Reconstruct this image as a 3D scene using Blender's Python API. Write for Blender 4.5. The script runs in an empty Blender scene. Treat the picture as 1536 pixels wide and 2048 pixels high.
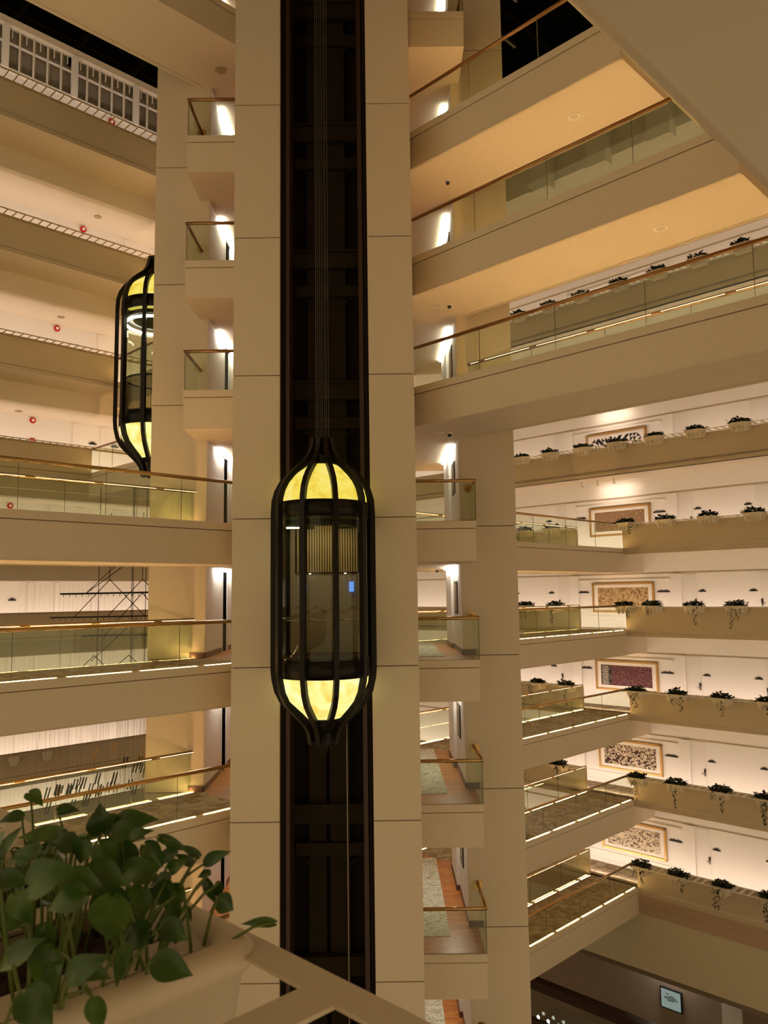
import bpy, math, random
from mathutils import Vector, Matrix
C = 0.70710678
SC = bpy.context.scene
COL = SC.collection
random.seed(7)

# ------------------------------------------------------------ camera, world, exposure
F_PX, PITCH, ROLL = 1571.5, math.radians(5.985), math.radians(-0.758)
fw = Vector((0, math.cos(PITCH), math.sin(PITCH)))
up = Vector((0, -math.sin(PITCH), math.cos(PITCH)))
rt = Vector((1, 0, 0))
r2 = rt * math.cos(ROLL) + up * math.sin(ROLL)
u2 = -rt * math.sin(ROLL) + up * math.cos(ROLL)
cam_data = bpy.data.cameras.new('camera')
cam = bpy.data.objects.new('camera', cam_data)
COL.objects.link(cam)
cam.matrix_world = Matrix(((r2.x, u2.x, -fw.x, 0), (r2.y, u2.y, -fw.y, 0), (r2.z, u2.z, -fw.z, 0), (0, 0, 0, 1)))
cam_data.sensor_fit = 'VERTICAL'
cam_data.sensor_height = 36
cam_data.lens = F_PX / 2048 * 36
cam_data.clip_start = 0.05
cam_data.clip_end = 200
cam_data.dof.use_dof = True
cam_data.dof.focus_distance = 16
cam_data.dof.aperture_fstop = 9
SC.camera = cam

WORLD_COL, WORLD_STR = (1.0, 0.75, 0.43), 0.64
w = bpy.data.worlds.new('atrium_air')
SC.world = w
w.use_nodes = True
w.node_tree.nodes['Background'].inputs[0].default_value = (*WORLD_COL, 1)
w.node_tree.nodes['Background'].inputs[1].default_value = WORLD_STR
SC.view_settings.view_transform = 'Standard'
SC.view_settings.look = 'None'
SC.view_settings.gamma = 1
SC.view_settings.exposure = 0.0
SC.view_settings.use_curve_mapping = False
SC.cycles.use_denoising = True
SC.cycles.use_light_tree = True
SC.cycles.max_bounces = 8
SC.cycles.diffuse_bounces = 4
SC.cycles.transparent_max_bounces = 32
SC.cycles.caustics_reflective = False
SC.cycles.caustics_refractive = False
SC.cycles.sample_clamp_indirect = 4

LED_COL = (1.0, 0.74, 0.42)
COVE_COL = (1.0, 0.79, 0.64)
LOBBY_COL = (1.0, 0.93, 0.80)
P_GALLERY = 80
AMBER = (1.0, 0.60, 0.235)      # watts, each gallery wall washer
P_LOBBY = 45
E_LED = 2.4
E_FLOOR = 62.0
E_TUBE = 28.0


def P(s, t, z=0.0):
    """atrium coordinates (s along the bridges to the far right, t along the far-right wall) to the world"""
    return Vector(((s - t) * C, (s + t) * C, z))


def Z(k, o=0.0):
    return -1.42 + 3 * k + o


def TF(k):            # far-left parapet plane, one step of 1.95 m per storey
    return 21.9 + 1.95 * (5 - k)


def TN(k):            # near-right parapet plane
    return 30.5 - TF(k)


S0, S1, T0, T1 = 12.59, 14.54, 14.30, 16.25
SF, SW = 26.75, 28.30
CX, CY = -1.21, 20.33

# ------------------------------------------------------------ area lights


def area(name, a, b, width, power, col, aim):
    """thin rectangular lamp from a to b shining towards the direction aim"""
    a, b, aim = Vector(a), Vector(b), Vector(aim).normalized()
    L = bpy.data.lights.new(name, 'AREA')
    L.shape = 'RECTANGLE'
    L.size = (b - a).length
    L.size_y = width
    L.energy = power
    L.color = col
    o = bpy.data.objects.new(name, L)
    x = (b - a).normalized()
    zz = -(aim - x * aim.dot(x)).normalized()
    y = zz.cross(x)
    m = (a + b) / 2
    o.matrix_world = Matrix(((x.x, y.x, zz.x, m.x), (x.y, y.y, zz.y, m.y), (x.z, y.z, zz.z, m.z), (0, 0, 0, 1)))
    COL.objects.link(o)
    return o


# ------------------------------------------------------------ materials
MATS = {}


def new_mat(name):
    m = bpy.data.materials.new(name)
    m.use_nodes = True
    nt = m.node_tree
    for n in list(nt.nodes):
        nt.nodes.remove(n)
    out = nt.nodes.new('ShaderNodeOutputMaterial')
    MATS[name] = m
    return m, nt, out


def paint(name, col, rough=0.6, metal=0.0, var=0.06, scale=3.0, spec=0.5, coat=0.0):
    m, nt, out = new_mat(name)
    b = nt.nodes.new('ShaderNodeBsdfPrincipled')
    b.inputs['Roughness'].default_value = rough
    b.inputs['Metallic'].default_value = metal
    b.inputs['Specular IOR Level'].default_value = spec
    b.inputs['Coat Weight'].default_value = coat
    tc = nt.nodes.new('ShaderNodeTexCoord')
    no = nt.nodes.new('ShaderNodeTexNoise')
    no.inputs['Scale'].default_value = scale
    no.inputs['Detail'].default_value = 3
    rp = nt.nodes.new('ShaderNodeValToRGB')
    rp.color_ramp.elements[0].color = (*[c * (1 - var) for c in col], 1)
    rp.color_ramp.elements[1].color = (*[min(1, c * (1 + var)) for c in col], 1)
    nt.links.new(tc.outputs['Object'], no.inputs['Vector'])
    nt.links.new(no.outputs['Fac'], rp.inputs['Fac'])
    nt.links.new(rp.outputs['Color'], b.inputs['Base Color'])
    nt.links.new(b.outputs[0], out.inputs[0])
    return m


def glow(name, col, strength):
    m, nt, out = new_mat(name)
    e = nt.nodes.new('ShaderNodeEmission')
    e.inputs[0].default_value = (*col, 1)
    e.inputs[1].default_value = strength
    nt.links.new(e.outputs[0], out.inputs[0])
    return m


def glass(name, tint, refl=0.035):
    m, nt, out = new_mat(name)
    t = nt.nodes.new('ShaderNodeBsdfTransparent')
    t.inputs[0].default_value = (*tint, 1)
    g = nt.nodes.new('ShaderNodeBsdfGlossy')
    g.inputs['Roughness'].default_value = 0.02
    g.inputs[0].default_value = (0.9, 0.95, 0.88, 1)
    lw = nt.nodes.new('ShaderNodeLayerWeight')
    pw = nt.nodes.new('ShaderNodeMath')
    pw.operation = 'POWER'
    pw.inputs[1].default_value = 4
    nt.links.new(lw.outputs['Facing'], pw.inputs[0])
    fr = nt.nodes.new('ShaderNodeMath')
    fr.operation = 'MULTIPLY_ADD'
    fr.inputs[1].default_value = 0.5
    fr.inputs[2].default_value = refl
    nt.links.new(pw.outputs[0], fr.inputs[0])
    mx = nt.nodes.new('ShaderNodeMixShader')
    nt.links.new(fr.outputs[0], mx.inputs[0])
    nt.links.new(t.outputs[0], mx.inputs[1])
    nt.links.new(g.outputs[0], mx.inputs[2])
    nt.links.new(mx.outputs[0], out.inputs[0])
    return m


def ramp_mat(name, stops, scale, detail=4, rough=0.8, distort=0.0, tex='noise', stretch=(1, 1, 1), emit=0.0):
    m, nt, out = new_mat(name)
    tc = nt.nodes.new('ShaderNodeTexCoord')
    mp = nt.nodes.new('ShaderNodeMapping')
    mp.inputs['Scale'].default_value = stretch
    if tex == 'noise':
        no = nt.nodes.new('ShaderNodeTexNoise')
        no.inputs['Detail'].default_value = detail
        no.inputs['Distortion'].default_value = distort
    else:
        no = nt.nodes.new('ShaderNodeTexVoronoi')
    no.inputs['Scale'].default_value = scale
    rp = nt.nodes.new('ShaderNodeValToRGB')
    el = rp.color_ramp.elements
    while len(el) < len(stops):
        el.new(0.5)
    for e, (p, c) in zip(el, stops):
        e.position = p
        e.color = (*c, 1)
    nt.links.new(tc.outputs['Object'], mp.inputs[0])
    nt.links.new(mp.outputs[0], no.inputs['Vector'])
    nt.links.new(no.outputs[0], rp.inputs['Fac'])
    if emit:
        b = nt.nodes.new('ShaderNodeEmission')
        b.inputs[1].default_value = emit
        nt.links.new(rp.outputs['Color'], b.inputs[0])
    else:
        b = nt.nodes.new('ShaderNodeBsdfPrincipled')
        b.inputs['Roughness'].default_value = rough
        nt.links.new(rp.outputs['Color'], b.inputs['Base Color'])
    nt.links.new(b.outputs[0], out.inputs[0])
    return m


def parquet(name):
    m, nt, out = new_mat(name)
    tc = nt.nodes.new('ShaderNodeTexCoord')
    br = nt.nodes.new('ShaderNodeTexBrick')
    br.inputs['Scale'].default_value = 2.2
    br.inputs['Color1'].default_value = (0.40, 0.125, 0.025, 1)
    br.inputs['Color2'].default_value = (0.56, 0.22, 0.055, 1)
    br.inputs['Mortar'].default_value = (0.20, 0.07, 0.025, 1)
    br.inputs['Mortar Size'].default_value = 0.012
    br.inputs['Brick Width'].default_value = 0.9
    br.inputs['Row Height'].default_value = 0.22
    b = nt.nodes.new('ShaderNodeBsdfPrincipled')
    b.inputs['Roughness'].default_value = 0.3
    nt.links.new(tc.outputs['Object'], br.inputs['Vector'])
    nt.links.new(br.outputs['Color'], b.inputs['Base Color'])
    nt.links.new(b.outputs[0], out.inputs[0])
    return m


paint('stone', (0.70, 0.60, 0.46), 0.75, var=0.035, scale=9)
paint('cream', (0.74, 0.65, 0.52), 0.7, var=0.02, scale=1)
paint('white_wall', (0.86, 0.82, 0.76), 0.8, var=0.02, scale=1)
paint('parapet', (0.60, 0.50, 0.35), 0.7, var=0.02, scale=1)
paint('joint', (0.30, 0.23, 0.15), 0.9)
paint('brass', (0.50, 0.32, 0.13), 0.22, 1.0, var=0.05)
paint('bronze', (0.33, 0.18, 0.08), 0.3, 1.0, var=0.05)
paint('black_metal', (0.007, 0.005, 0.003), 0.4, var=0.1, spec=0.25)
paint('shaft_dark', (0.012, 0.007, 0.003), 0.75, spec=0.15, var=0.25, scale=2)
paint('shaft_mid', (0.024, 0.016, 0.007), 0.7, spec=0.15, var=0.25, scale=2)
paint('shaft_red', (0.045, 0.018, 0.008), 0.45, var=0.1)
paint('steel', (0.20, 0.17, 0.13), 0.4, 0.8)
paint('dark_brown', (0.05, 0.022, 0.012), 0.45)
paint('roof_black', (0.003, 0.003, 0.003), 0.9, spec=0.0)
paint('roof_beam', (0.008, 0.006, 0.004), 0.9, spec=0.0)
paint('plinth', (0.13, 0.06, 0.04), 0.5)
paint('black', (0.012, 0.012, 0.014), 0.5)
paint('matte_black', (0.006, 0.006, 0.007), 0.95, spec=0.0)
paint('glass_edge', (0.09, 0.09, 0.05), 0.4)
paint('chrome', (0.75, 0.72, 0.66), 0.15, 1.0)
paint('cable_dark', (0.05, 0.04, 0.03), 0.6)
paint('brown_fascia', (0.50, 0.37, 0.25), 0.7)
paint('red', (0.55, 0.01, 0.01), 0.4)
paint('gold_frame', (0.60, 0.36, 0.12), 0.35, 0.7)
paint('mat_board', (0.85, 0.80, 0.72), 0.8)
paint('planter', (0.70, 0.62, 0.48), 0.55, var=0.03)
paint('near_white', (0.66, 0.56, 0.42), 0.5, var=0.03)
paint('lattice', (0.42, 0.33, 0.20), 0.7)
paint('grey_panel', (0.27, 0.24, 0.19), 0.6)
paint('stem', (0.12, 0.17, 0.03), 0.5)
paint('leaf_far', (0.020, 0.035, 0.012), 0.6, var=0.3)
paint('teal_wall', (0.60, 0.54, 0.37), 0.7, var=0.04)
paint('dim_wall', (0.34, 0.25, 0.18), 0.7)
paint('door_white', (0.80, 0.76, 0.70), 0.6, var=0.01)
parquet('parquet')
glass('glass', (0.925, 0.955, 0.90))
glass('cab_glass', (0.66, 0.69, 0.56))
ramp_mat('carpet', [(0.35, (0.20, 0.145, 0.085)), (0.5, (0.33, 0.26, 0.17)), (0.62, (0.46, 0.38, 0.27))], 3.5, 6, 0.95, 1.2)
ramp_mat('rug', [(0.40, (0.30, 0.28, 0.19)), (0.47, (0.62, 0.58, 0.44)), (0.6, (0.74, 0.70, 0.56))], 5, 6, 0.95, 2.5, stretch=(1, 2.2, 1))
ramp_mat('soil', [(0.3, (0.008, 0.003, 0.002)), (0.6, (0.05, 0.015, 0.008)), (0.8, (0.10, 0.03, 0.015))], 70, 4, 0.95)
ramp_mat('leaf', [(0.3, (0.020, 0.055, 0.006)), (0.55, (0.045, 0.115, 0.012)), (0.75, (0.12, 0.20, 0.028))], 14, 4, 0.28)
ramp_mat('onyx', [(0.25, (0.80, 0.52, 0.035)), (0.5, (1.0, 0.80, 0.12)), (0.75, (1.0, 0.90, 0.36))], 3.2, 7, distort=0.6, emit=0.95)
ramp_mat('onyx_low', [(0.25, (0.90, 0.62, 0.10)), (0.5, (1.0, 0.88, 0.28)), (0.75, (1.0, 0.94, 0.55))], 3.2, 7, distort=0.6, emit=1.1)
ramp_mat('art_gold', [(0.0, (0.8, 0.62, 0.25)), (0.14, (0.42, 0.29, 0.13)), (0.35, (0.24, 0.15, 0.08))], 9, tex='voronoi')
ramp_mat('art_leaf', [(0.40, (0.16, 0.09, 0.03)), (0.50, (0.42, 0.29, 0.13)), (0.62, (0.58, 0.44, 0.24))], 9, 6, distort=2.2)
ramp_mat('art_maroon', [(0.42, (0.075, 0.022, 0.03)), (0.52, (0.13, 0.045, 0.055)), (0.62, (0.19, 0.09, 0.09))], 16, 2, distort=0.4)
ramp_mat('art_navy', [(0.48, (0.012, 0.012, 0.02)), (0.55, (0.12, 0.09, 0.06))], 14, 1)
ramp_mat('art_batik', [(0.47, (0.04, 0.018, 0.012)), (0.53, (0.60, 0.50, 0.38)), (0.8, (0.70, 0.62, 0.48))], 6, 5, distort=1.6, stretch=(1, 1, 1.6))
ramp_mat('art_scenic', [(0.40, (0.10, 0.06, 0.035)), (0.50, (0.62, 0.54, 0.42)), (0.8, (0.74, 0.68, 0.56))], 7, 5, distort=1.4, stretch=(1, 1, 1.8))
glow('led', LED_COL, E_LED)
glow('led_floor', AMBER, E_FLOOR)
glow('tube', LOBBY_COL, E_TUBE)
glow('poster_light', (0.50, 0.62, 0.56), 0.42)
glow('star', (1, 0.95, 0.85), 8)
glow('screen_blue', (0.15, 0.32, 1.0), 1.5)
glow('downlight', (1, 0.9, 0.75), 3)

# ------------------------------------------------------------ mesh builder


class MB:
    def __init__(self):
        self.v, self.f, self.mi = [], [], []

    def add(self, vs, fs, m=0):
        n = len(self.v)
        self.v += [tuple(p) for p in vs]
        self.f += [tuple(i + n for i in f) for f in fs]
        self.mi += [m] * len(fs)
        return self

    def hexa(self, b, t, m=0):
        n = len(b)
        fs = [tuple(range(n))[::-1], tuple(range(n, 2 * n))]
        fs += [(i, (i + 1) % n, n + (i + 1) % n, n + i) for i in range(n)]
        return self.add(list(b) + list(t), fs, m)

    def box(self, x0, x1, y0, y1, z0, z1, m=0):
        q = [(x0, y0), (x1, y0), (x1, y1), (x0, y1)]
        return self.hexa([(*p, z0) for p in q], [(*p, z1) for p in q], m)

    def st(self, s0, s1, t0, t1, z0, z1, m=0):
        q = [(s0, t0), (s1, t0), (s1, t1), (s0, t1)]
        return self.hexa([P(*p, z0) for p in q], [P(*p, z1) for p in q], m)

    def poly(self, pts, z0, z1, m=0):
        return self.hexa([(p[0], p[1], z0) for p in pts], [(p[0], p[1], z1) for p in pts], m)

    def tube(self, pts, r, n=8, m=0):
        pts = [Vector(p) for p in pts]
        rings = []
        up0 = None
        for i, p in enumerate(pts):
            d = (pts[min(i + 1, len(pts) - 1)] - pts[max(i - 1, 0)]).normalized()
            a = d.cross(Vector((0, 0, 1)))
            if a.length < 0.05:
                a = d.cross(Vector((1, 0, 0)))
            a.normalize()
            if up0 is not None and a.dot(up0) < 0:
                a = -a
            up0 = a
            b = d.cross(a)
            rr = r[i] if isinstance(r, (list, tuple)) else r
            rings.append([p + a * (rr * math.cos(q * 2 * math.pi / n)) + b * (rr * math.sin(q * 2 * math.pi / n)) for q in range(n)])
        vs = [v for ring in rings for v in ring]
        fs = []
        for i in range(len(pts) - 1):
            for q in range(n):
                fs.append((i * n + q, i * n + (q + 1) % n, (i + 1) * n + (q + 1) % n, (i + 1) * n + q))
        fs.append(tuple(range(n))[::-1])
        fs.append(tuple((len(pts) - 1) * n + q for q in range(n)))
        return self.add(vs, fs, m)

    def disc(self, c, axis, r, h, n=20, m=0):
        c, axis = Vector(c), Vector(axis).normalized()
        a = axis.orthogonal().normalized()
        b = axis.cross(a)
        e = [a * (r * math.cos(q * 2 * math.pi / n)) + b * (r * math.sin(q * 2 * math.pi / n)) for q in range(n)]
        return self.hexa([c + v for v in e], [c + v + axis * h for v in e], m)

    def build(self, name, mats, parent=None, smooth=False):
        me = bpy.data.meshes.new(name)
        me.from_pydata(self.v, [], self.f)
        if isinstance(mats, str):
            mats = [mats]
        for x in mats:
            me.materials.append(MATS[x])
        if len(mats) > 1:
            me.polygons.foreach_set('material_index', self.mi)
        if smooth:
            me.polygons.foreach_set('use_smooth', [True] * len(me.polygons))
        me.update()
        o = bpy.data.objects.new(name, me)
        COL.objects.link(o)
        if parent is not None:
            o.parent = parent
        return o


def struct(name, mb, mats, parent=None):
    o = mb.build(name, mats, parent)
    if parent is None:
        o['kind'] = 'structure'
    return o


def tag(o, label, cat, group=None):
    o['label'] = label
    o['category'] = cat
    if group:
        o['group'] = group
    return o


def thing(name, label, cat, group=None, loc=None):
    o = bpy.data.objects.new(name, None)
    o.empty_display_size = 0.1
    if loc is not None:
        o.location = loc
    COL.objects.link(o)
    return tag(o, label, cat, group)


def place(o, root_loc):
    """shift a part built in world coordinates under an Empty that stands at root_loc"""
    o.matrix_parent_inverse = Matrix.Translation(-Vector(root_loc))
    return o


ORD = ['first', 'second', 'third', 'fourth', 'fifth', 'sixth', 'seventh', 'eighth', 'ninth', 'tenth']

# ------------------------------------------------------------ core tower: pillars with open joints


def pillar_mesh(x0, x1, y0, y1, zlo, zhi):
    mb = MB()
    g = 0.011
    mb.box(x0 + 0.03, x1 - 0.03, y0 + 0.03, y1 - 0.03, zlo, zhi, 1)
    j = math.ceil((zlo - 1.572) / 3)
    a = zlo
    while a < zhi:
        b = 1.572 + 3 * j
        j += 1
        if b <= a:
            continue
        mb.box(x0, x1, y0, y1, a + (g if a > zlo else 0), min(b, zhi) - g)
        a = b
    return mb


ZLO, ZHI = -19.5, 23
PIL = [
    ((-3.11, -2.14, 16.0, 17.25), 'tall beige stone pillar on the left flank of the central elevator shaft'),
    ((-0.28, 0.66, 16.0, 17.25), 'tall beige stone pillar on the right flank of the central elevator shaft'),
    ((-5.53, -4.20, 18.45, 19.40), 'broad beige stone pillar beside the distant lantern elevator at far left'),
    ((1.80, 3.11, 18.45, 19.40), 'broad beige stone pillar between the small balconies and the far right galleries'),
    ((-5.53, -4.20, 21.26, 22.21), 'rear beige pillar behind the distant lantern elevator at the left'),
    ((1.80, 3.11, 21.26, 22.21), 'rear beige pillar behind the broad pillar right of the small balconies'),
]
for (x0, x1, y0, y1), lab in PIL:
    o = pillar_mesh(x0, x1, y0, y1, ZLO, ZHI).build('stone_pillar', ['stone', 'joint'])
    tag(o, lab, 'pillar', 'stone pillars of the elevator tower')
# web walls closing each tower arm towards the lobby
struct('wall_tower_right', MB().box(1.80, 2.05, 19.40, 21.26, ZLO, ZHI).box(2.9, 3.11, 19.4, 21.26, ZLO, ZHI), 'cream')
struct('wall_tower_left', MB().box(-4.75, -4.45, 19.40, 21.26, ZLO, ZHI), 'cream')
struct('wall_tower_rear', MB().box(-3.1, 0.68, 23.41, 24.66, ZLO, ZHI), 'cream')

# elevator shaft lining (front and left)


def shaft(x0, x1, yb, zlo, zhi, name, label, rot=False):
    """dark framed back of an elevator shaft; built facing -Y, rotated for the side shaft"""
    R = Matrix.Identity(3)
    piv = Vector((0, 0, 0))
    root = thing(name, label, 'elevator shaft')
    back = MB().box(x0, x1, yb, yb + 0.06, zlo, zhi)
    cols = MB()
    w = x1 - x0
    xm = (x0 + x1) / 2
    cols.box(x0 + 0.26 * w, x0 + 0.455 * w, yb - 0.16, yb, zlo, zhi)
    cols.box(x0 + 0.50 * w, x0 + 0.72 * w, yb - 0.16, yb, zlo, zhi)
    beams = []
    k = -7
    while Z(k) < zhi:
        zb = Z(k)
        beams.append(MB().box(x0 + 0.08 * w, x1 - 0.08 * w, yb - 0.30, yb - 0.17, zb - 0.30, zb + 0.05).box(x0 + 0.08 * w, x1 - 0.08 * w, yb - 0.36, yb - 0.17, zb + 0.05, zb + 0.10))
        beams.append(MB().box(x0 + 0.12 * w, x1 - 0.1 * w, yb - 0.26, yb - 0.17, zb - 0.95, zb - 0.70))
        k += 1
    rails = []
    for a, b, mt in ((x0, x0 + 0.09, 'shaft_dark'), (x0 + 0.11, x0 + 0.19, 'shaft_red'), (x1 - 0.09, x1, 'shaft_dark'), (x1 - 0.2, x1 - 0.11, 'shaft_red')):
        rails.append((MB().box(a, b, yb - 1.05, yb - 0.3, zlo, zhi), mt))
    struts = []
    k = -6
    while Z(k) < zhi - 2:
        zb = Z(k) + 1.75
        struts.append((MB().tube([(x0 + 0.22 * w, yb - 0.32, zb + 0.22), (x0 + 0.42 * w, yb - 0.32, zb)], 0.018, 6), 'shaft_mid'))
        struts.append((MB().tube([(x0 + 0.62 * w, yb - 0.32, zb), (x0 + 0.8 * w, yb - 0.32, zb + 0.24), (x0 + 0.88 * w, yb - 0.32, zb + 0.18)], 0.018, 6), 'shaft_mid'))
        k += 1
    back.build('back_panel', 'shaft_dark', root)
    cols.build('vertical_panel', 'shaft_mid', root)
    for mb in beams:
        mb.build('cross_beam', 'shaft_mid', root)
    for mb, mt in rails:
        mb.build('guide_rail', mt, root)
    for mb, mt in struts:
        mb.build('bracket', mt, root)
    return root


sh = shaft(-2.14, -0.28, 17.19, ZLO, ZHI, 'elevator_shaft', 'dark brown framed elevator shaft running up between the two central pillars')
sh2 = shaft(-0.93, 0.93, 1.33, ZLO, ZHI, 'elevator_shaft', 'dark elevator shaft behind the distant lantern elevator on the left side')
sh2.location = (-6.06, 20.33, 0)
sh2.rotation_euler = (0, 0, -math.pi / 2)

# hoist cables above and below the centre cab
cab_c = thing('hoist_cables', 'thin hoist cables rising from the top of the central lantern elevator', 'cables')
for i, dx in enumerate((-0.13, -0.09, -0.045, 0.0, 0.05, 0.08, 0.12)):
    MB().tube([(-1.21 + dx, 15.5, 2.6), (-1.21 + dx * 0.9, 15.55, ZHI)], 0.009, 6).build('cable', 'cable_dark', cab_c)
tag(MB().tube([(-0.78, 15.6, -2.3), (-0.76, 15.6, ZLO)], 0.012, 6).build('travelling_cable', 'steel'),
    'single pale cable hanging down below the central lantern elevator', 'cable')

# ------------------------------------------------------------ lantern elevators
N_RIB = 10


def radial_sweep(profile, ang, half_w, depth):
    """flat bar following a (radius, z) profile in the vertical plane at angle ang"""
    mb = MB()
    d = Vector((math.sin(ang), -math.cos(ang), 0))
    t = Vector((math.cos(ang), math.sin(ang), 0))
    rings = []
    for i, (r, z) in enumerate(profile):
        a = profile[max(i - 1, 0)]
        b = profile[min(i + 1, len(profile) - 1)]
        tr, tz = b[0] - a[0], b[1] - a[1]
        L = math.hypot(tr, tz)
        nr, nz = tz / L, -tr / L
        if i and nr * pn[0] + nz * pn[1] < 0:
            nr, nz = -nr, -nz
        pn = (nr, nz)
        o = d * r + Vector((0, 0, z))
        inn = d * (r - nr * depth) + Vector((0, 0, z - nz * depth))
        rings += [o - t * half_w, o + t * half_w, inn + t * half_w, inn - t * half_w]
    fs = []
    n = len(profile)
    for i in range(n - 1):
        for q in range(4):
            fs.append((4 * i + q, 4 * i + (q + 1) % 4, 4 * i + 4 + (q + 1) % 4, 4 * i + 4 + q))
    fs += [(3, 2, 1, 0), (4 * n - 4, 4 * n - 3, 4 * n - 2, 4 * n - 1)]
    return mb.add(rings, fs)


RIB = [(0.15, 2.95), (0.17, 2.80), (0.24, 2.62), (0.36, 2.46), (0.52, 2.33), (0.70, 2.18), (0.84, 2.03), (0.93, 1.88), (0.985, 1.70), (1.0, 1.45),
       (1.0, 0), (1.0, -1.55), (0.985, -1.72), (0.93, -1.95), (0.83, -2.13), (0.68, -2.28), (0.52, -2.42), (0.38, -2.56), (0.29, -2.70), (0.25, -2.85), (0.235, -2.95)]
TOPP = [(0.94, 1.66), (0.93, 1.76), (0.885, 1.92), (0.80, 2.05), (0.67, 2.17), (0.51, 2.29), (0.36, 2.39), (0.30, 2.43)]
LOWP = [(0.94, -1.70), (0.92, -1.84), (0.85, -2.00), (0.72, -2.16), (0.56, -2.30), (0.43, -2.41), (0.34, -2.50)]


def lathe(profile, a0, a1, n):
    mb = MB()
    vs = []
    for i in range(n + 1):
        a = a0 + (a1 - a0) * i / n
        for r, z in profile:
            vs.append((math.sin(a) * r, -math.cos(a) * r, z))
    m = len(profile)
    fs = [(i * m + q, (i + 1) * m + q, (i + 1) * m + q + 1, i * m + q + 1) for i in range(n) for q in range(m - 1)]
    return mb.add(vs, fs)


def make_lift(name, label):
    root = thing(name, label, 'elevator', 'lantern shaped glass elevators')
    step = 2 * math.pi / N_RIB
    for i in range(N_RIB):
        ang = step * (i + 0.5)
        radial_sweep(RIB, ang, 0.052, 0.11).build('rib', 'black_metal', root)
        lathe(TOPP, step * (i - 0.5), step * (i + 0.5), 6).build('dome_panel', 'onyx', root, True)
        lathe(LOWP, step * (i - 0.5), step * (i + 0.5), 6).build('bowl_panel', 'onyx_low', root, True)
        if abs(((ang - step / 2 + math.pi) % (2 * math.pi)) - math.pi) < 2.0:
            lathe([(0.925, -1.38), (0.925, 1.35)], step * (i - 0.5), step * (i + 0.5), 5).build('glass_panel', 'cab_glass', root, True)
    for z0, z1, nm in ((1.34, 1.66, 'upper_band'), (-1.70, -1.36, 'lower_band')):
        lathe([(0.92, z0), (0.955, z0), (0.955, z1), (0.92, z1), (0.92, z0)], 0, 2 * math.pi, 60).build(nm, 'black_metal', root, True)
    MB().disc((0, 0, 2.38), (0, 0, 1), 0.31, 0.22, 24).build('crown_cap', 'black_metal', root)
    MB().disc((0, 0, -2.62), (0, 0, 1), 0.35, 0.16, 24).build('bottom_cap', 'black_metal', root)
    for j in range(5):
        MB().tube([(-0.12 + 0.06 * j, 0.02, -2.6), (-0.12 + 0.06 * j, 0.02, -3.1 - 0.06 * (j % 2))], 0.014, 6).build('buffer_rod', 'black_metal', root)
    MB().disc((0, 0, -1.36), (0, 0, 1), 0.87, 0.05, 40).build('cab_floor', 'dark_brown', root)
    # ceiling ring with a lit trough
    lathe([(0.62, 1.20), (0.84, 1.20), (0.84, 1.30), (0.62, 1.30), (0.62, 1.20)], 0, 2 * math.pi, 48).build('ceiling_ring', 'black_metal', root, True)
    return root


lift = make_lift('lantern_elevator', 'central lantern elevator with black ribs and glowing yellow dome and bowl')
lift.location = (-1.21, 15.50, 0.145)
lift.scale = (0.93, 0.93, 1)
lift2 = make_lift('lantern_elevator', 'distant lantern elevator half hidden behind the broad pillar at upper left')
lift2.location = (-6.02, 20.33, 6.10)
lift2.scale = (0.93, 0.93, 1)
lift2.rotation_euler = (0, 0, -math.pi / 2)
# the centre cab: slatted back wall, fabric panels, handrail, call panels
wallm = MB().box(-0.84, 0.84, 0.62, 0.68, -1.30, 1.30)
wallm.build('cab_wall', 'dim_wall', lift)
paint('slat_wood', (0.42, 0.30, 0.14), 0.6)
paint('cab_cloth', (0.34, 0.27, 0.20), 0.8)
MB().box(-0.66, 0.74, 0.60, 0.62, 0.30, 1.29).build('slat_gap_shade', 'matte_black', lift)  # black sheet added so the gaps between slats read as shade
for i in range(24):
    x = -0.62 + i * 0.056
    MB().box(x, x + 0.037, 0.57, 0.60, 0.32, 1.27).build('slat', 'slat_wood', lift)
cloth = MB()
vs = []
for i in range(41):
    x = -0.70 + i * 0.035
    low = -0.42 + 0.05 * math.sin(i * 0.55) + (0.025 * (i % 2) if i < 22 else 0)
    y = 0.60 + 0.012 * math.sin(i * 1.9)
    vs += [(x, y, 0.26), (x, y, low)]
cloth.add(vs, [(2 * i, 2 * i + 1, 2 * i + 3, 2 * i + 2) for i in range(40)])
cloth.build('wall_cloth', 'cab_cloth', lift)
MB().tube([(-0.83, 0.0, -0.60), (-0.60, 0.48, -0.55)], 0.014, 8).build('handrail', 'chrome', lift)
MB().tube([(-0.80, -0.30, -0.62), (0.80, -0.30, -0.62)], 0.014, 8).build('handrail', 'chrome', lift)
MB().box(0.52, 0.62, 0.54, 0.58, -0.08, 0.12).build('call_screen', 'screen_blue', lift)
MB().box(-0.50, -0.47, 0.54, 0.58, -0.10, 0.08).build('call_screen', 'screen_blue', lift)
for x in (-0.33, 0.44):
    MB().disc((x, 0.50, 0.30), (0, 0, -1), 0.025, 0.02, 12).build('cab_downlight', 'downlight', lift)
MB().box(-0.78, -0.45, -0.05, 0.02, 1.17, 1.20).build('cab_lamp', 'downlight', lift)
area('cab_fill_light', (-1.8, 15.5, 1.30), (-0.6, 15.5, 1.30), 0.3, 5, (1, 0.85, 0.6), (0, 0.4, -1))  # fill lamp added inside the cab to brighten the slats
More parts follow.
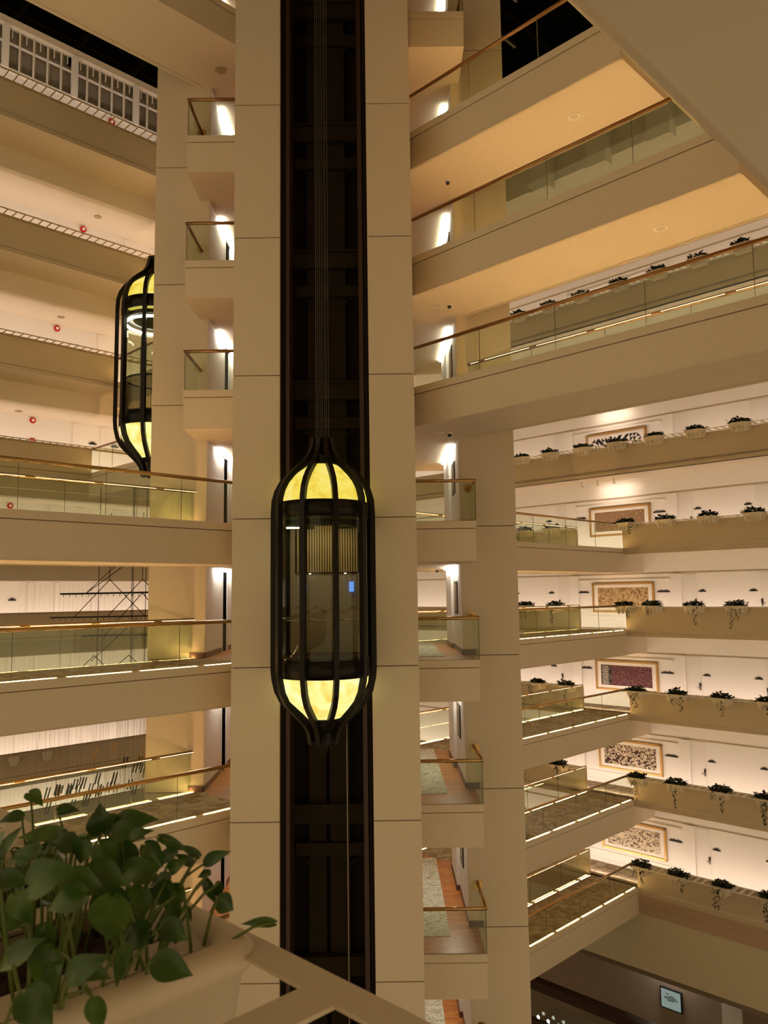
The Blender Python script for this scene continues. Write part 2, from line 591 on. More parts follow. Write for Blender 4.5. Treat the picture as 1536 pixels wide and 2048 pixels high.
# far cab: lit ring and fine balusters
lathe([(0.80, 1.08), (0.84, 1.08), (0.84, 1.14), (0.80, 1.14), (0.80, 1.08)], -2.2, 2.2, 40).build('lit_ring', 'tube', lift2, True)
bal = MB()
for i in range(46):
    a = -1.9 + i * 3.8 / 45
    bal.tube([(0.8 * math.sin(a), -0.8 * math.cos(a), -1.30), (0.8 * math.sin(a), -0.8 * math.cos(a), -0.42)], 0.006, 4)
bal.build('baluster_screen', 'black_metal', lift2)
lathe([(0.78, -0.44), (0.82, -0.44), (0.82, -0.40), (0.78, -0.40), (0.78, -0.44)], -2.0, 2.0, 30).build('handrail', 'black_metal', lift2, True)

# ------------------------------------------------------------ lobby floors
LEVELS = range(-4, 7)


def slab(mb, shape, k, groove=True):
    """slab with a shadow gap just under the top band; shape(inset, z0, z1) adds one layer"""
    shape(mb, 0.0, Z(k, -0.16), Z(k, -0.002))
    shape(mb, 0.03, Z(k, -0.18), Z(k, -0.16), 1)
    shape(mb, 0.012, Z(k, -0.88), Z(k, -0.18))


LOB = 3.23


def lob_poly(i):
    a, b, c, d = CX - LOB + i, CX + LOB - i, CY - LOB + i, CY + LOB - i
    return [(a, c), (-3.11, c), (-3.11, 17.25), (0.66, 17.25), (0.66, c), (b, c), (b, 18.45), (1.80, 18.45), (1.80, 22.21), (b, 22.21), (b, d), (0.68, d),
            (0.68, 23.41), (-3.10, 23.41), (-3.10, d), (a, d), (a, 22.21), (-4.20, 22.21), (-4.20, 18.45), (a, 18.45)]


DOORN = 0
for k in LEVELS:
    def sq(mb, i, z0, z1, m=0):
        mb.poly(lob_poly(i), z0, z1, m)
    mb = MB()
    slab(mb, sq, k)
    struct('floor_slab', mb, ['stone', 'joint'])
    struct('floor', MB().poly(lob_poly(0.04), Z(k, -0.002), Z(k, 0.006)), 'parquet')
    nm = {6: 'top', 5: 'sixth lobby up', 4: 'fifth lobby up', 3: 'fourth lobby up', 2: 'third lobby up', 1: 'second lobby up, above eye level', 0: 'lobby at the photographer level',
          -1: 'first lobby below eye level', -2: 'second lobby below eye level', -3: 'third lobby below eye level', -4: 'lowest lobby'}[k]
    if -4 <= k <= 2:
        rg = MB().box(-0.9, 1.33, 17.95, 22.7, Z(k, 0.006), Z(k, 0.016))
        rg.add([(-0.9, 22.7, Z(k, 0.016)), (1.33, 22.7, Z(k, 0.016)), (1.33, 23.1, Z(k, 0.016))], [(0, 1, 2)])
        tag(rg.build('rug', 'rug'), 'pale patterned rug on the wood floor of the ' + nm, 'rug', 'lobby rugs')
    # ceiling tubes along both side walls of the lobby
    zc = Z(k + 1, -0.88)
    if k < 6:
        side = {5: 'highest lobby', 4: 'fifth lobby up', 3: 'fourth lobby up', 2: 'third lobby up', 1: 'second lobby up', 0: 'lobby at eye level', -1: 'first lobby below', -2: 'second lobby below',
                -3: 'third lobby below', -4: 'lowest lobby'}[k]
        for x, lr in ((-4.10, 'left'), (1.70, 'right')):
            c = MB().box(x - 0.045, x + 0.045, 19.3, 22.1, zc - 0.05, zc - 0.002)
            tag(c.build('ceiling_tube_light', 'tube'), f'bright linear ceiling light along the {lr} wall, {side}', 'light', 'lobby ceiling lights')
    # lift landing doors, left lobby wall
    if k < 6:
        DOORN += 1
        d = struct(f'door_{DOORN}', MB().box(-4.26, -4.215, 20.38, 20.98, Z(k, 0.01), Z(k, 2.05)), 'matte_black')
        fr = MB().box(-4.30, -4.195, 19.40, 20.38, Z(k, 0), zc).box(-4.30, -4.195, 20.98, 21.26, Z(k, 0), zc).box(-4.30, -4.195, 20.38, 20.98, Z(k, 2.05), zc)
        struct('wall_lobby_left', fr, 'white_wall')
        mb = MB().box(-4.19, -4.18, 20.98, 21.05, Z(k, 0), Z(k, 2.1)).box(-4.19, -4.18, 20.32, 20.38, Z(k, 0), Z(k, 2.1)).box(-4.19, -4.18, 20.32, 21.05, Z(k, 2.05), Z(k, 2.1))
        struct('trim_door', mb, 'white_wall')
        struct('baseboard_left', MB().box(-4.20, -4.18, 18.43, 20.3, Z(k), Z(k, 0.13)).box(-4.55, -4.18, 18.43, 18.45, Z(k), Z(k, 0.13)).box(-4.2, -4.18, 21.05, 22.2, Z(k), Z(k, 0.13)), 'plinth')
        struct('baseboard_right', MB().box(1.78, 1.80, 18.43, 20.6, Z(k), Z(k, 0.13)).box(1.78, 2.1, 18.43, 18.45, Z(k), Z(k, 0.13)).box(1.70, 1.80, 20.6, 22.23, Z(k), Z(k, 0.13)), 'plinth')
        struct('wall_lobby_right', MB().box(1.72, 1.80, 20.62, 22.21, Z(k, 0), zc).box(1.79, 1.80, 18.46, 20.62, Z(k, 0), zc), 'white_wall')
        struct('wall_lobby_left', MB().box(-4.20, -4.19, 18.46, 19.40, Z(k, 0), zc).box(-4.20, -4.19, 21.26, 22.2, Z(k, 0), zc), 'white_wall')
        if k >= -2:
            tag(MB().box(-4.188, -4.17, 21.75, 21.83, Z(k, 1.15), Z(k, 1.65)).box(-4.188, -4.17, 21.75, 21.83, Z(k, 0.55), Z(k, 0.85)).build('call_panel', 'black'),
                'small dark call panel on the left lobby wall, ' + side, 'panel', 'elevator call panels')
            pf = thing('wall_poster', 'black framed poster on the right lobby wall, ' + side, 'poster', 'lobby posters')
            MB().box(1.765, 1.79, 19.45, 20.15, Z(k, 0.92), Z(k, 1.72)).build('frame', 'black', pf)
            MB().box(1.760, 1.765, 19.52, 20.08, Z(k, 0.99), Z(k, 1.65)).build('print', 'dim_wall', pf)

# ------------------------------------------------------------ bridges
LED_DASH = 1.25
HR = 0.89


def rail_run(root, a, b, k, post_dir, knob_a=False, knob_b=False, seg=1.75, metal='brass', leds=True, floor_led=True):
    """glass balustrade from a to b (plan points): glass sheets, handrail, light strips"""
    a, b = Vector((a[0], a[1], 0)), Vector((b[0], b[1], 0))
    L = (b - a).length
    d = (b - a) / L
    n = Vector((-d.y, d.x, 0))
    cnt = max(1, round(L / seg))
    for i in range(cnt):
        p, q = a + d * (L * i / cnt + 0.008), a + d * (L * (i + 1) / cnt - 0.008)
        w = n * 0.006
        gp = MB().hexa([(*(v.xy), Z(k, -0.05)) for v in (p - w, q - w, q + w, p + w)],
                  [(*(v.xy), Z(k, 0.86)) for v in (p - w, q - w, q + w, p + w)])
        g2 = p + d * 0.007
        gp.hexa([(*(v.xy), Z(k, -0.05)) for v in (p - w * 1.2, g2 - w * 1.2, g2 + w * 1.2, p + w * 1.2)],
                [(*(v.xy), Z(k, 0.86)) for v in (p - w * 1.2, g2 - w * 1.2, g2 + w * 1.2, p + w * 1.2)], 1)
        gp.build('glass_panel', ['glass', 'glass_edge'], root)
    MB().tube([(a.x, a.y, Z(k, HR)), (b.x, b.y, Z(k, HR))], 0.038, 12).build('handrail', metal, root, True)
    for flag, p, s in ((knob_a, a, -1), (knob_b, b, 1)):
        if flag:
            MB().disc((p.x, p.y, Z(k, HR)), d * s, 0.11, 0.03, 24).build('rosette', 'brass', root)
    if leds:
        inn = post_dir
        strips = [(0.036, HR - 0.006, 0.005, 0.007)]
        if floor_led:
            strips.append((0.055, 0.0012, 0.017, 0.0022))
        for off, dz, hw, hh in strips:
            mb = MB()
            x = 0.1
            while x < L - 0.1:
                y = min(x + LED_DASH, L - 0.1)
                p, q = a + d * x + inn * off, a + d * y + inn * off
                w = n * hw
                mb.hexa([(*(v.xy), Z(k, dz - hh)) for v in (p - w, q - w, q + w, p + w)],
                        [(*(v.xy), Z(k, dz + hh)) for v in (p - w, q - w, q + w, p + w)])
                x += LED_DASH + 0.20
            mb.build('light_strip', 'led' if dz > 0.5 else 'led_floor', root)


def bridge(axis, k, a0, a1, label, deck_end=None, knobs=(False, False), metal='brass'):
    """axis 's': runs along s between t=T0..T1; axis 't': runs along t between s=S0..S1"""
    root = thing('walkway_bridge', label, 'bridge', 'bridges crossing the atrium')
    mb = MB()
    if axis == 's':
        def shp(m, i, z0, z1, mi=0):
            m.st(a0, deck_end or a1, T0 + i, T1 - i, z0 - 0.001, z1 - 0.001, mi)
        e = [(P(a0, T0 + 0.03), P(a1, T0 + 0.03), P(0, 1)), (P(a0, T1 - 0.03), P(a1, T1 - 0.03), P(0, -1))]
        car = MB().st(a0, a1, T0 + 0.12, T1 - 0.12, Z(k, -0.003), Z(k, 0.009))
        bord = MB().st(a0, a1, T0 + 0.0, T0 + 0.1, Z(k, -0.90), Z(k, -0.88)).st(a0, a1, T1 - 0.1, T1, Z(k, -0.90), Z(k, -0.88))
    else:
        def shp(m, i, z0, z1, mi=0):
            m.st(S0 + i, S1 - i, a0, a1, z0 - 0.001, z1 - 0.001, mi)
        e = [(P(S0 + 0.03, a0), P(S0 + 0.03, a1), P(1, 0)), (P(S1 - 0.03, a0), P(S1 - 0.03, a1), P(-1, 0))]
        car = MB().st(S0 + 0.12, S1 - 0.12, a0, a1, Z(k, -0.003), Z(k, 0.009))
        bord = MB().st(S0, S0 + 0.1, a0, a1, Z(k, -0.90), Z(k, -0.88)).st(S1 - 0.1, S1, a0, a1, Z(k, -0.90), Z(k, -0.88))
    slab(mb, shp, k)
    mb.build('deck', ['stone', 'joint'], root)
    bord.build('soffit_trim', 'stone', root)
    car.build('carpet', 'carpet', root)
    for j, (p, q, inn) in enumerate(e):
        rail_run(root, p, q, k, inn, *(knobs if j == 1 else (False, False)), metal=metal)
    return root


NL = {1: 'glass railed bridge crossing at left just above eye level, below the distant elevator',
      0: 'glass railed bridge at left seen edge on, second of the left bridges',
      -1: 'glass railed carpeted bridge at left, just above the potted leaves',
      -2: 'glass railed bridge at left, mostly hidden behind the potted leaves',
      5: 'wide beige bridge overhead in the upper left corner, seen from below'}
for k, lab in NL.items():
    bridge('s', k, 0.27, 10.04, lab, knobs=(False, True))
FR = {1: 'bridge to the far right galleries, highest one, meeting the speckled gold artwork',
      0: 'bridge to the far right galleries below the leafy gold artwork',
      -1: 'bridge to the far right galleries beneath the maroon artwork',
      -2: 'bridge to the far right galleries beneath the dark scalloped artwork',
      -3: 'lowest bridge to the far right galleries, with the brightest floor lights'}
for k, lab in FR.items():
    bridge('s', k, 17.25, SF, lab, deck_end=SW - 0.02)
NR = {2: 'lowest right-hand bridge, its brass rail rising across the planters behind',
      3: 'middle right-hand bridge with glowing amber underside',
      4: 'highest right-hand bridge against the black skylight'}
for k, lab in NR.items():
    bridge('t', k, TN(k) - 0.3, 11.58, lab, metal='bronze')
FL = {2: 'bridge behind the distant elevator meeting the far left gallery, lowest of three',
      3: 'bridge behind the distant elevator, middle of three, mostly hidden',
      4: 'bridge behind the distant elevator, highest of three, underside showing'}
for k, lab in FL.items():
    bridge('t', k, 19.0, TF(k) + 0.2, lab, metal='bronze')

# small corner balconies
BN = {5: 'highest', 4: 'upper', 3: 'middle', 2: 'lower'}
for k in (2, 3, 4):
    r = thing('balcony_railing', {4: 'small left balcony railing, topmost of three between the pillars', 3: 'small left balcony railing, middle of three between the pillars',
                                  2: 'small left balcony railing, lowest of three between the pillars'}[k], 'railing', 'small balcony railings')
    rail_run(r, (-3.11, 17.13), (-4.41, 17.13), k, Vector((0, 1, 0)), leds=False, metal='bronze')
    rail_run(r, (-4.41, 17.13), (-4.41, 18.44), k, Vector((1, 0, 0)), knob_b=True, leds=False, metal='bronze')
RB = {5: 'highest right balcony railing, cut off by the top of the picture', 1: 'right balcony railing at elevator dome height', 0: 'right balcony railing beside the foot of the lantern elevator cab',
      -1: 'right balcony railing, second below the lantern elevator cab', -2: 'right balcony railing, lowest complete one, over red parquet', -3: 'right balcony railing below the bottom edge of the picture'}
for k, lab in RB.items():
    r = thing('balcony_railing', lab, 'railing', 'small balcony railings')
    rail_run(r, (0.66, 17.13), (2.01, 17.13), k, Vector((0, 1, 0)), leds=False)
    rail_run(r, (2.01, 17.13), (2.01, 18.44), k, Vector((-1, 0, 0)), knob_b=True, leds=False)
for k in (2, 3, 4, 5):
    r = thing('balcony_railing', 'rear balcony railing behind the elevator tower, %s' % {2: 'lowest', 3: 'second up', 4: 'third up', 5: 'topmost'}[k], 'railing', 'small balcony railings')
    rail_run(r, (0.68, 23.53), (2.01, 23.53), k, Vector((0, -1, 0)), leds=False)
    rail_run(r, (2.01, 23.53), (2.01, 22.22), k, Vector((-1, 0, 0)), leds=False)

# ------------------------------------------------------------ far right galleries
TR0, TR1 = -2.0, 31.0
GDOOR = 40
HATS = (8.3, 10.3, 12.08, 18.45, 20.2)
ARTL = {2: 'black and white triangle', 1: 'speckled gold', 0: 'leafy gold', -1: 'maroon textile', -2: 'dark scalloped', -3: 'cream scenic'}
ROW = {4: 'in the row behind the right bridge glass', 2: 'in the row under the triangle artwork', 1: 'in the row by the speckled gold artwork', 0: 'in the row by the leafy gold artwork',
       -1: 'in the row by the maroon artwork', -2: 'in the row by the dark scalloped artwork', -3: 'in the row by the lowest artwork'}
PLT = {4: [19.8, 18.36, 16.87, 15.40, 13.8, 12.3, 10.8, 9.3, 7.8, 6.3], 2: [19.8, 18.45, 17.08, 15.63, 14.2, 12.73, 11.24, 9.74, 8.25],
       1: [18.4, 17.1, 13.95, 12.45, 10.95, 9.45], 0: [18.46, 17.08, 14.15, 13.10, 11.6, 10.2, 8.7],
       -1: [18.03, 16.7, 13.85, 12.37, 10.83, 9.38], -2: [17.18, 18.7, 13.95, 12.55, 11.04, 9.62], -3: [13.95, 12.64, 11.15, 9.7, 8.3]}


def hex_box(s_out, s_in, t0, t1, z0, z1, name, mats, cavity=0.09, parent=None):
    """planter trough with tapered outer face and a hollow top"""
    mb = MB()
    m = (t1 - t0) * 0.18
    top = [(s_in, t0), (s_out + 0.07, t0), (s_out, t0 + m), (s_out, t1 - m), (s_out + 0.07, t1), (s_in, t1)]
    bot = [(s_in, t0 + 0.06), (s_out + 0.12, t0 + 0.06), (s_out + 0.08, t0 + m), (s_out + 0.08, t1 - m), (s_out + 0.12, t1 - 0.06), (s_in, t1 - 0.06)]
    cs, ct = sum(p[0] for p in top) / 6, sum(p[1] for p in top) / 6
    inn = [(cs + (p[0] - cs) * 0.82, ct + (p[1] - ct) * 0.92) for p in top]
    n = 6
    vs = [P(*p, z0) for p in bot] + [P(*p, z1) for p in top] + [P(*p, z1) for p in inn] + [P(*p, z1 - cavity) for p in inn]
    fs = [tuple(range(n))[::-1]]
    for r in range(3):
        fs += [(r * n + i, r * n + (i + 1) % n, (r + 1) * n + (i + 1) % n, (r + 1) * n + i) for i in range(n)]
    fs += [tuple(range(3 * n, 4 * n))]
    mb.add(vs, fs)
    for q in (0.27, 0.5, 0.73):
        tq = t0 + (t1 - t0) * q
        mb.st(s_out + 0.01, s_out + 0.09, tq - 0.02, tq + 0.02, z0 - 0.05, z0 + 0.10)
    return mb.build(name, mats, parent)


def leaf_tuft(s, t, z, w, d, h, n, trails, mat='leaf_far'):
    mb = MB()
    rnd = random.Random(int(s * 100 + t * 977 + z * 31))

    def leaf(c, L, yaw, pit):
        a = Vector((math.cos(yaw) * math.cos(pit), math.sin(yaw) * math.cos(pit), math.sin(pit)))
        b = a.cross(Vector((0, 0, 1))).normalized() * (L * 0.36)
        u = Vector((0, 0, L * 0.12))
        c = Vector(c)
        mb.add([c, c + a * L * 0.35 + b + u, c + a * L, c + a * L * 0.35 - b + u, c + a * L * 0.4], [(0, 1, 4), (1, 2, 4), (2, 3, 4), (3, 0, 4)])
    for i in range(n):
        ds, dt = (rnd.random() - 0.5) * d, (rnd.random() - 0.5) * w
        hh = h * (1 - (2 * dt / w) ** 2 * 0.6) * rnd.random()
        leaf(P(s + ds, t + dt, z + hh), 0.10 + rnd.random() * 0.07, rnd.random() * 6.3, rnd.random() * 1.2 - 0.4)
    for (dt, ln) in trails:
        x = 0
        while x < ln:
            leaf(P(s - 0.24 + rnd.random() * 0.08, t + dt + (rnd.random() - 0.5) * (0.22 - 0.14 * x / ln), z - 0.02 - x), 0.05 + rnd.random() * 0.04, rnd.random() * 6.3, -rnd.random())
            x += 0.014
    return mb


for k in range(-3, 6):
    has_br = k <= 1
    spans = [(TR0, T0), (T1, TR1)] if has_br else [(TR0, TR1)]
    for (ta, tb) in spans:
        mb = MB().st(SF, SF + 0.14, ta, tb, Z(k, -0.08), Z(k, 0.835)).st(SF + 0.02, SF + 0.12, ta, tb, Z(k, -0.10), Z(k, -0.08), 1)
        mb.st(SF - 0.02, SF + 0.16, ta, tb, Z(k, -0.22), Z(k, -0.10))
        struct('wall_parapet', mb, ['parapet', 'joint'])
    struct('floor_slab', MB().st(SF, SW + 0.1, TR0, TR1, Z(k, -0.22), Z(k, -0.003)), 'cream')
    struct('floor', MB().st(SF + 0.14, SW, TR0, TR1, Z(k, -0.003), Z(k, 0.006)), 'carpet')
    # wall: dado, panels, crown line
    mb = MB().st(SW, SW + 0.15, TR0, TR1, Z(k), Z(k + 1, -0.94)).st(SW - 0.03, SW + 0.15, TR0, TR1, Z(k + 1, -0.94), Z(k + 1, -0.90), 1).st(SW - 0.015, SW + 0.15, TR0, TR1, Z(k + 1, -0.90), Z(k + 1, -0.22))
    for t in (8.9, 13.05, 17.35, 21.6):
        mb.st(SW - 0.07, SW, t - 0.22, t + 0.02, Z(k), Z(k + 1, -0.95))
        mb.st(SW - 0.035, SW, t + 0.03, t + 0.20, Z(k), Z(k + 1, -0.95))
    mb.st(SW - 0.045, SW, 13.3, 17.1, Z(k + 1, -1.20), Z(k + 1, -1.12)).st(SW - 0.025, SW, 13.25, 17.15, Z(k, 0.42), Z(k, 0.46)).st(SW - 0.02, SW, 13.25, 17.15, Z(k, 0.0), Z(k, 0.14))
    struct('wall_far_right', mb, ['white_wall', 'lattice'])
    for t, hand in ((12.33, 1), (10.02, -1), (18.05, -1), (20.4, 1), (7.9, 1)):
        GDOOR += 1
        d0, d1 = (t - 0.04, t + 0.72) if hand > 0 else (t - 0.86, t + 0.04)
        if k > 2:
            continue
        dr = struct(f'door_{GDOOR}', MB().st(SW - 0.012, SW, d0, d1, Z(k), Z(k, 2.02)), 'door_white')
        MB().st(SW - 0.05, SW - 0.012, t - 0.03, t + 0.03, Z(k, 0.98), Z(k, 1.10)).build('door_lock', 'black', dr)
        MB().st(SW - 0.07, SW - 0.012, t - 0.015, t + 0.015, Z(k, 0.86), Z(k, 0.98)).tube([P(SW - 0.06, t, Z(k, 0.94)), P(SW - 0.06, t + 0.1 * hand, Z(k, 0.94))], 0.012, 6).build('door_handle', 'steel', dr)
    if k <= 2:
        lv = ARTL[k]
        cnt = 0
        for t in HATS:
            cnt += 1
            mb = MB().st(SW - 0.03, SW, t - 0.13, t + 0.13, Z(k, 1.36), Z(k, 1.40)).st(SW - 0.025, SW, t - 0.07, t + 0.06, Z(k, 1.40), Z(k, 1.44))
            tag(mb.build('room_number_plate', 'black'), f'small dark room plate, {lv} artwork storey, {ORD[5 - cnt]} from the left', 'sign', 'room number plates')
        for t, nm in ((13.55, 'right of'), (16.92, 'left of')):
            mb = MB().st(SW - 0.03, SW, t - 0.24, t + 0.24, Z(k, 1.36), Z(k, 1.40))
            for q in range(5):
                mb.st(SW - 0.025, SW, t - 0.19 + q * 0.08, t - 0.14 + q * 0.08, Z(k, 1.40), Z(k, 1.43 + 0.02 * (q % 2)))
            tag(mb.build('direction_sign', 'black'), f'long dark direction sign just {nm} the {lv} artwork', 'sign', 'direction signs')
    # light strip at the foot of the parapet, inside the gallery
    area('gallery_wash', P(SF + 0.3, 2, Z(k, 0.10)), P(SF + 0.3, 28, Z(k, 0.10)), 0.06, P_GALLERY * 26 / 10, COVE_COL, P(1, 0, 0.25))

    # lattice shelf + planters
    if k in PLT:
        pl = sorted(PLT[k], reverse=True)
        for (ta, tb) in ([(5.0, T0 + 0.12), (T1, 21)] if has_br and k > -3 else ([(5.0, T0 + 0.12)] if k == -3 else [(5.0, 22)])):
            mb = MB().st(SF - 0.52, SF - 0.475, ta, tb, Z(k, 0.845), Z(k, 0.865)).st(SF - 0.03, SF, ta, tb, Z(k, 0.845), Z(k, 0.865))
            t = ta
            while t < tb:
                mb.st(SF - 0.48, SF - 0.03, t, t + 0.075, Z(k, 0.85), Z(k, 0.865))
                t += 0.25
            nm = 'left of the bridge' if ta > T0 + 1 else 'right of the bridge' if has_br else 'full length'
            tag(mb.build('lattice_shelf', 'white_wall'), f'cream slatted shelf {nm}, {ROW[k].replace("in the row ", "")}', 'shelf', 'lattice shelves')
        for i, t in enumerate(pl):
            w = 0.64
            zc = Z(k, 0.86)
            o = hex_box(SF - 0.57, SF - 0.12, t - w / 2, t + w / 2, zc - 0.20, zc + 0.04, 'planter_box', 'planter')
            tag(o, f'cream planter box, {ORD[i]} from the left {ROW[k]}', 'planter', 'planter boxes on the far right parapets')
            rr = random.Random(k * 50 + i)
            tr = []
            if k <= 1 and k < 4:
                tr = [((rr.random() - 0.5) * 0.5, 0.2 + rr.random() * (0.55 if k <= 0 else 0.25)) for _ in range(rr.choice((1, 2, 2)) if k != 1 else rr.choice((0, 1)))]
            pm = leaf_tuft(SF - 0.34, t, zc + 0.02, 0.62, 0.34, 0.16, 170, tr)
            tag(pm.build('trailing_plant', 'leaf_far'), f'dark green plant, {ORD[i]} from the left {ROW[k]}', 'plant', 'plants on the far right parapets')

# artworks
ARTM = {2: 'mat_board', 1: 'art_gold', 0: 'art_leaf', -1: 'art_maroon', -2: 'art_batik', -3: 'art_scenic'}
for k, m in ARTM.items():
    a = thing('framed_artwork', f'large gold framed {ARTL[k]} artwork on the far right wall', 'artwork', 'framed artworks stacked storey by storey')
    t0, t1, z0, z1 = 13.90, 16.50, Z(k, 0.60), Z(k, 1.75)
    fr = MB().st(SW - 0.08, SW, t0, t1, z0, z0 + 0.07).st(SW - 0.08, SW, t0, t1, z1 - 0.07, z1).st(SW - 0.08, SW, t0, t0 + 0.07, z0, z1).st(SW - 0.08, SW, t1 - 0.07, t1, z0, z1)
    fr.build('frame', 'gold_frame', a)
    MB().st(SW - 0.05, SW, t0 + 0.07, t1 - 0.07, z0 + 0.07, z1 - 0.07).build('mount', 'mat_board', a)
    c0, c1, d0, d1 = t0 + 0.24, t1 - 0.24, z0 + 0.19, z1 - 0.19
    if k == 2:
        mb = MB()
        nx, nz = 14, 5
        rr = random.Random(3)
        for i in range(nx):
            for j in range(nz):
                ta, tb = c0 + (c1 - c0) * i / nx, c0 + (c1 - c0) * (i + 1) / nx
                za, zb = d0 + (d1 - d0) * j / nz, d0 + (d1 - d0) * (j + 1) / nz
                q = [(ta, za), (tb, za), (tb, zb), (ta, zb)]
                o = rr.randrange(4)
                tri = [q[(o + w) % 4] for w in range(3)]
                mb.hexa([P(SW - 0.05, *p) for p in tri], [P(SW - 0.055, *p) for p in tri])
        mb.build('triangle_pattern', 'black', a)
    elif k == -1:
        MB().st(SW - 0.055, SW - 0.05, c0, c1 - 0.45, d0, d1).build('canvas', 'art_maroon', a)
        mb = MB().st(SW - 0.055, SW - 0.05, c1 - 0.45, c1, d0, d1)
        mb.build('canvas', 'art_navy', a)
        comb = MB()
        for q in range(11):
            comb.st(SW - 0.06, SW - 0.055, c1 - 0.32, c1 - 0.06, d0 + 0.04 + q * 0.066, d0 + 0.06 + q * 0.066)
        comb.build('comb_motif', 'mat_board', a)
    else:
        MB().st(SW - 0.055, SW - 0.05, c0, c1, d0, d1).build('canvas', m, a)
    area('picture_light', P(SW - 0.5, 14.5, Z(k + 1, -0.45)), P(SW - 0.5, 15.9, Z(k + 1, -0.45)), 0.05, 9, COVE_COL, P(0.6, 0, -1))
for i, t in enumerate((15.0, 15.7, 16.4)):
    mb = MB().tube([P(27.6, t, Z(2, -0.22)), P(27.6, t, Z(2, -0.40))], 0.025, 8).disc(P(27.6, t, Z(2, -0.43)), (0, 0, 1), 0.06, 0.03, 12)
    tag(mb.build('sprinkler_head', 'cream'), f'small sprinkler head under the triangle artwork storey, {ORD[2 - i]} of three from the left', 'sprinkler', 'sprinkler heads')

# below the lowest far right gallery
struct('wall_below_gallery', MB().st(SF + 0.02, SF + 0.3, TR0, TR1, Z(-3, -0.88), Z(-3, -0.50)).st(SF, SF + 0.3, TR0, TR1, Z(-3, -0.50), Z(-3, -0.22)).st(SF - 0.01, SF, TR0, TR1, Z(-3, -0.52), Z(-3, -0.50)).st(SF - 0.01, SF, TR0, TR1, Z(-3, -0.36), Z(-3, -0.34)), 'brown_fascia')
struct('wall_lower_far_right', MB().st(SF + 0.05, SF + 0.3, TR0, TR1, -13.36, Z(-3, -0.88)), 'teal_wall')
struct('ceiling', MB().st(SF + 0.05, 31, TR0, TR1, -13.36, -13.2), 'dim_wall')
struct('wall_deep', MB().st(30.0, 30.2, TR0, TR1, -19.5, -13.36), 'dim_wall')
struct('floor_ground', MB().st(-6, 34, -6, 42, -19.9, -19.5), 'dark_brown')
sg = thing('lit_sign_board', 'pale blue lit notice board deep in the lower right hall', 'sign')
MB().st(29.93, 30.0, 14.42, 15.28, -15.86, -15.10).build('frame', 'black', sg)
MB().st(29.92, 29.93, 14.47, 15.23, -15.81, -15.15).build('board_face', 'poster_light', sg)
mb = MB()
for q, (a, b) in enumerate(((14.95, 15.05), (14.75, 14.9), (14.65, 15.1), (14.6, 15.1), (14.75, 15.0))):
    mb.st(29.91, 29.92, a - 0.03, b, -15.31 - 0.055 * q, -15.285 - 0.055 * q)
mb.build('board_marks', 'shaft_mid', sg)
area('sign_wash', P(29.7, 14.3, -13.6), P(29.7, 15.4, -13.6), 0.05, 40, (0.95, 0.9, 0.8), P(0.3, 0, -1))
lb = thing('hall_balustrade', 'dark red-brown capped glass balustrade in the lower right hall', 'railing')
MB().st(SF - 0.05, SF + 0.35, 5, 19.4, -15.12, -14.98).st(SF, SF + 0.2, 5, 19.4, -15.34, -15.12).build('rail_cap', 'dark_brown', lb)
for q in range(9):
    MB().st(SF + 0.08, SF + 0.10, 5 + q * 1.6, 6.58 + q * 1.6, -16.5, -15.34).build('glass_panel', 'glass', lb)
MB().st(SF - 0.05, SF + 0.3, 5, 19.4, -17.6, -16.5).build('base_band', 'dark_brown', lb)
for q, t in enumerate((18.65, 18.2, 17.75, 17.3, 16.85, 16.4)):
    mb = MB()
    pts = []
    for i in range(10):
        r = 0.075 if i % 2 == 0 else 0.032
        a = math.pi / 2 + i * math.pi / 5
        pts.append((t + r * math.cos(a), -16.22 + r * math.sin(a)))
    mb.hexa([P(SF - 0.10, *p) for p in pts], [P(SF - 0.07, *p) for p in pts])
    tag(mb.build('star_light', 'star'), f'small white star light on the lower hall balustrade, {ORD[q]} from the left', 'light', 'star lights')
struct('wall_hall_window', MB().st(29.9, 30.0, 12.2, 12.9, -17.5, -14.9), 'white_wall')
struct('floor_hall', MB().st(SF + 0.3, 30, 5, 20, -17.7, -17.5), 'dim_wall')

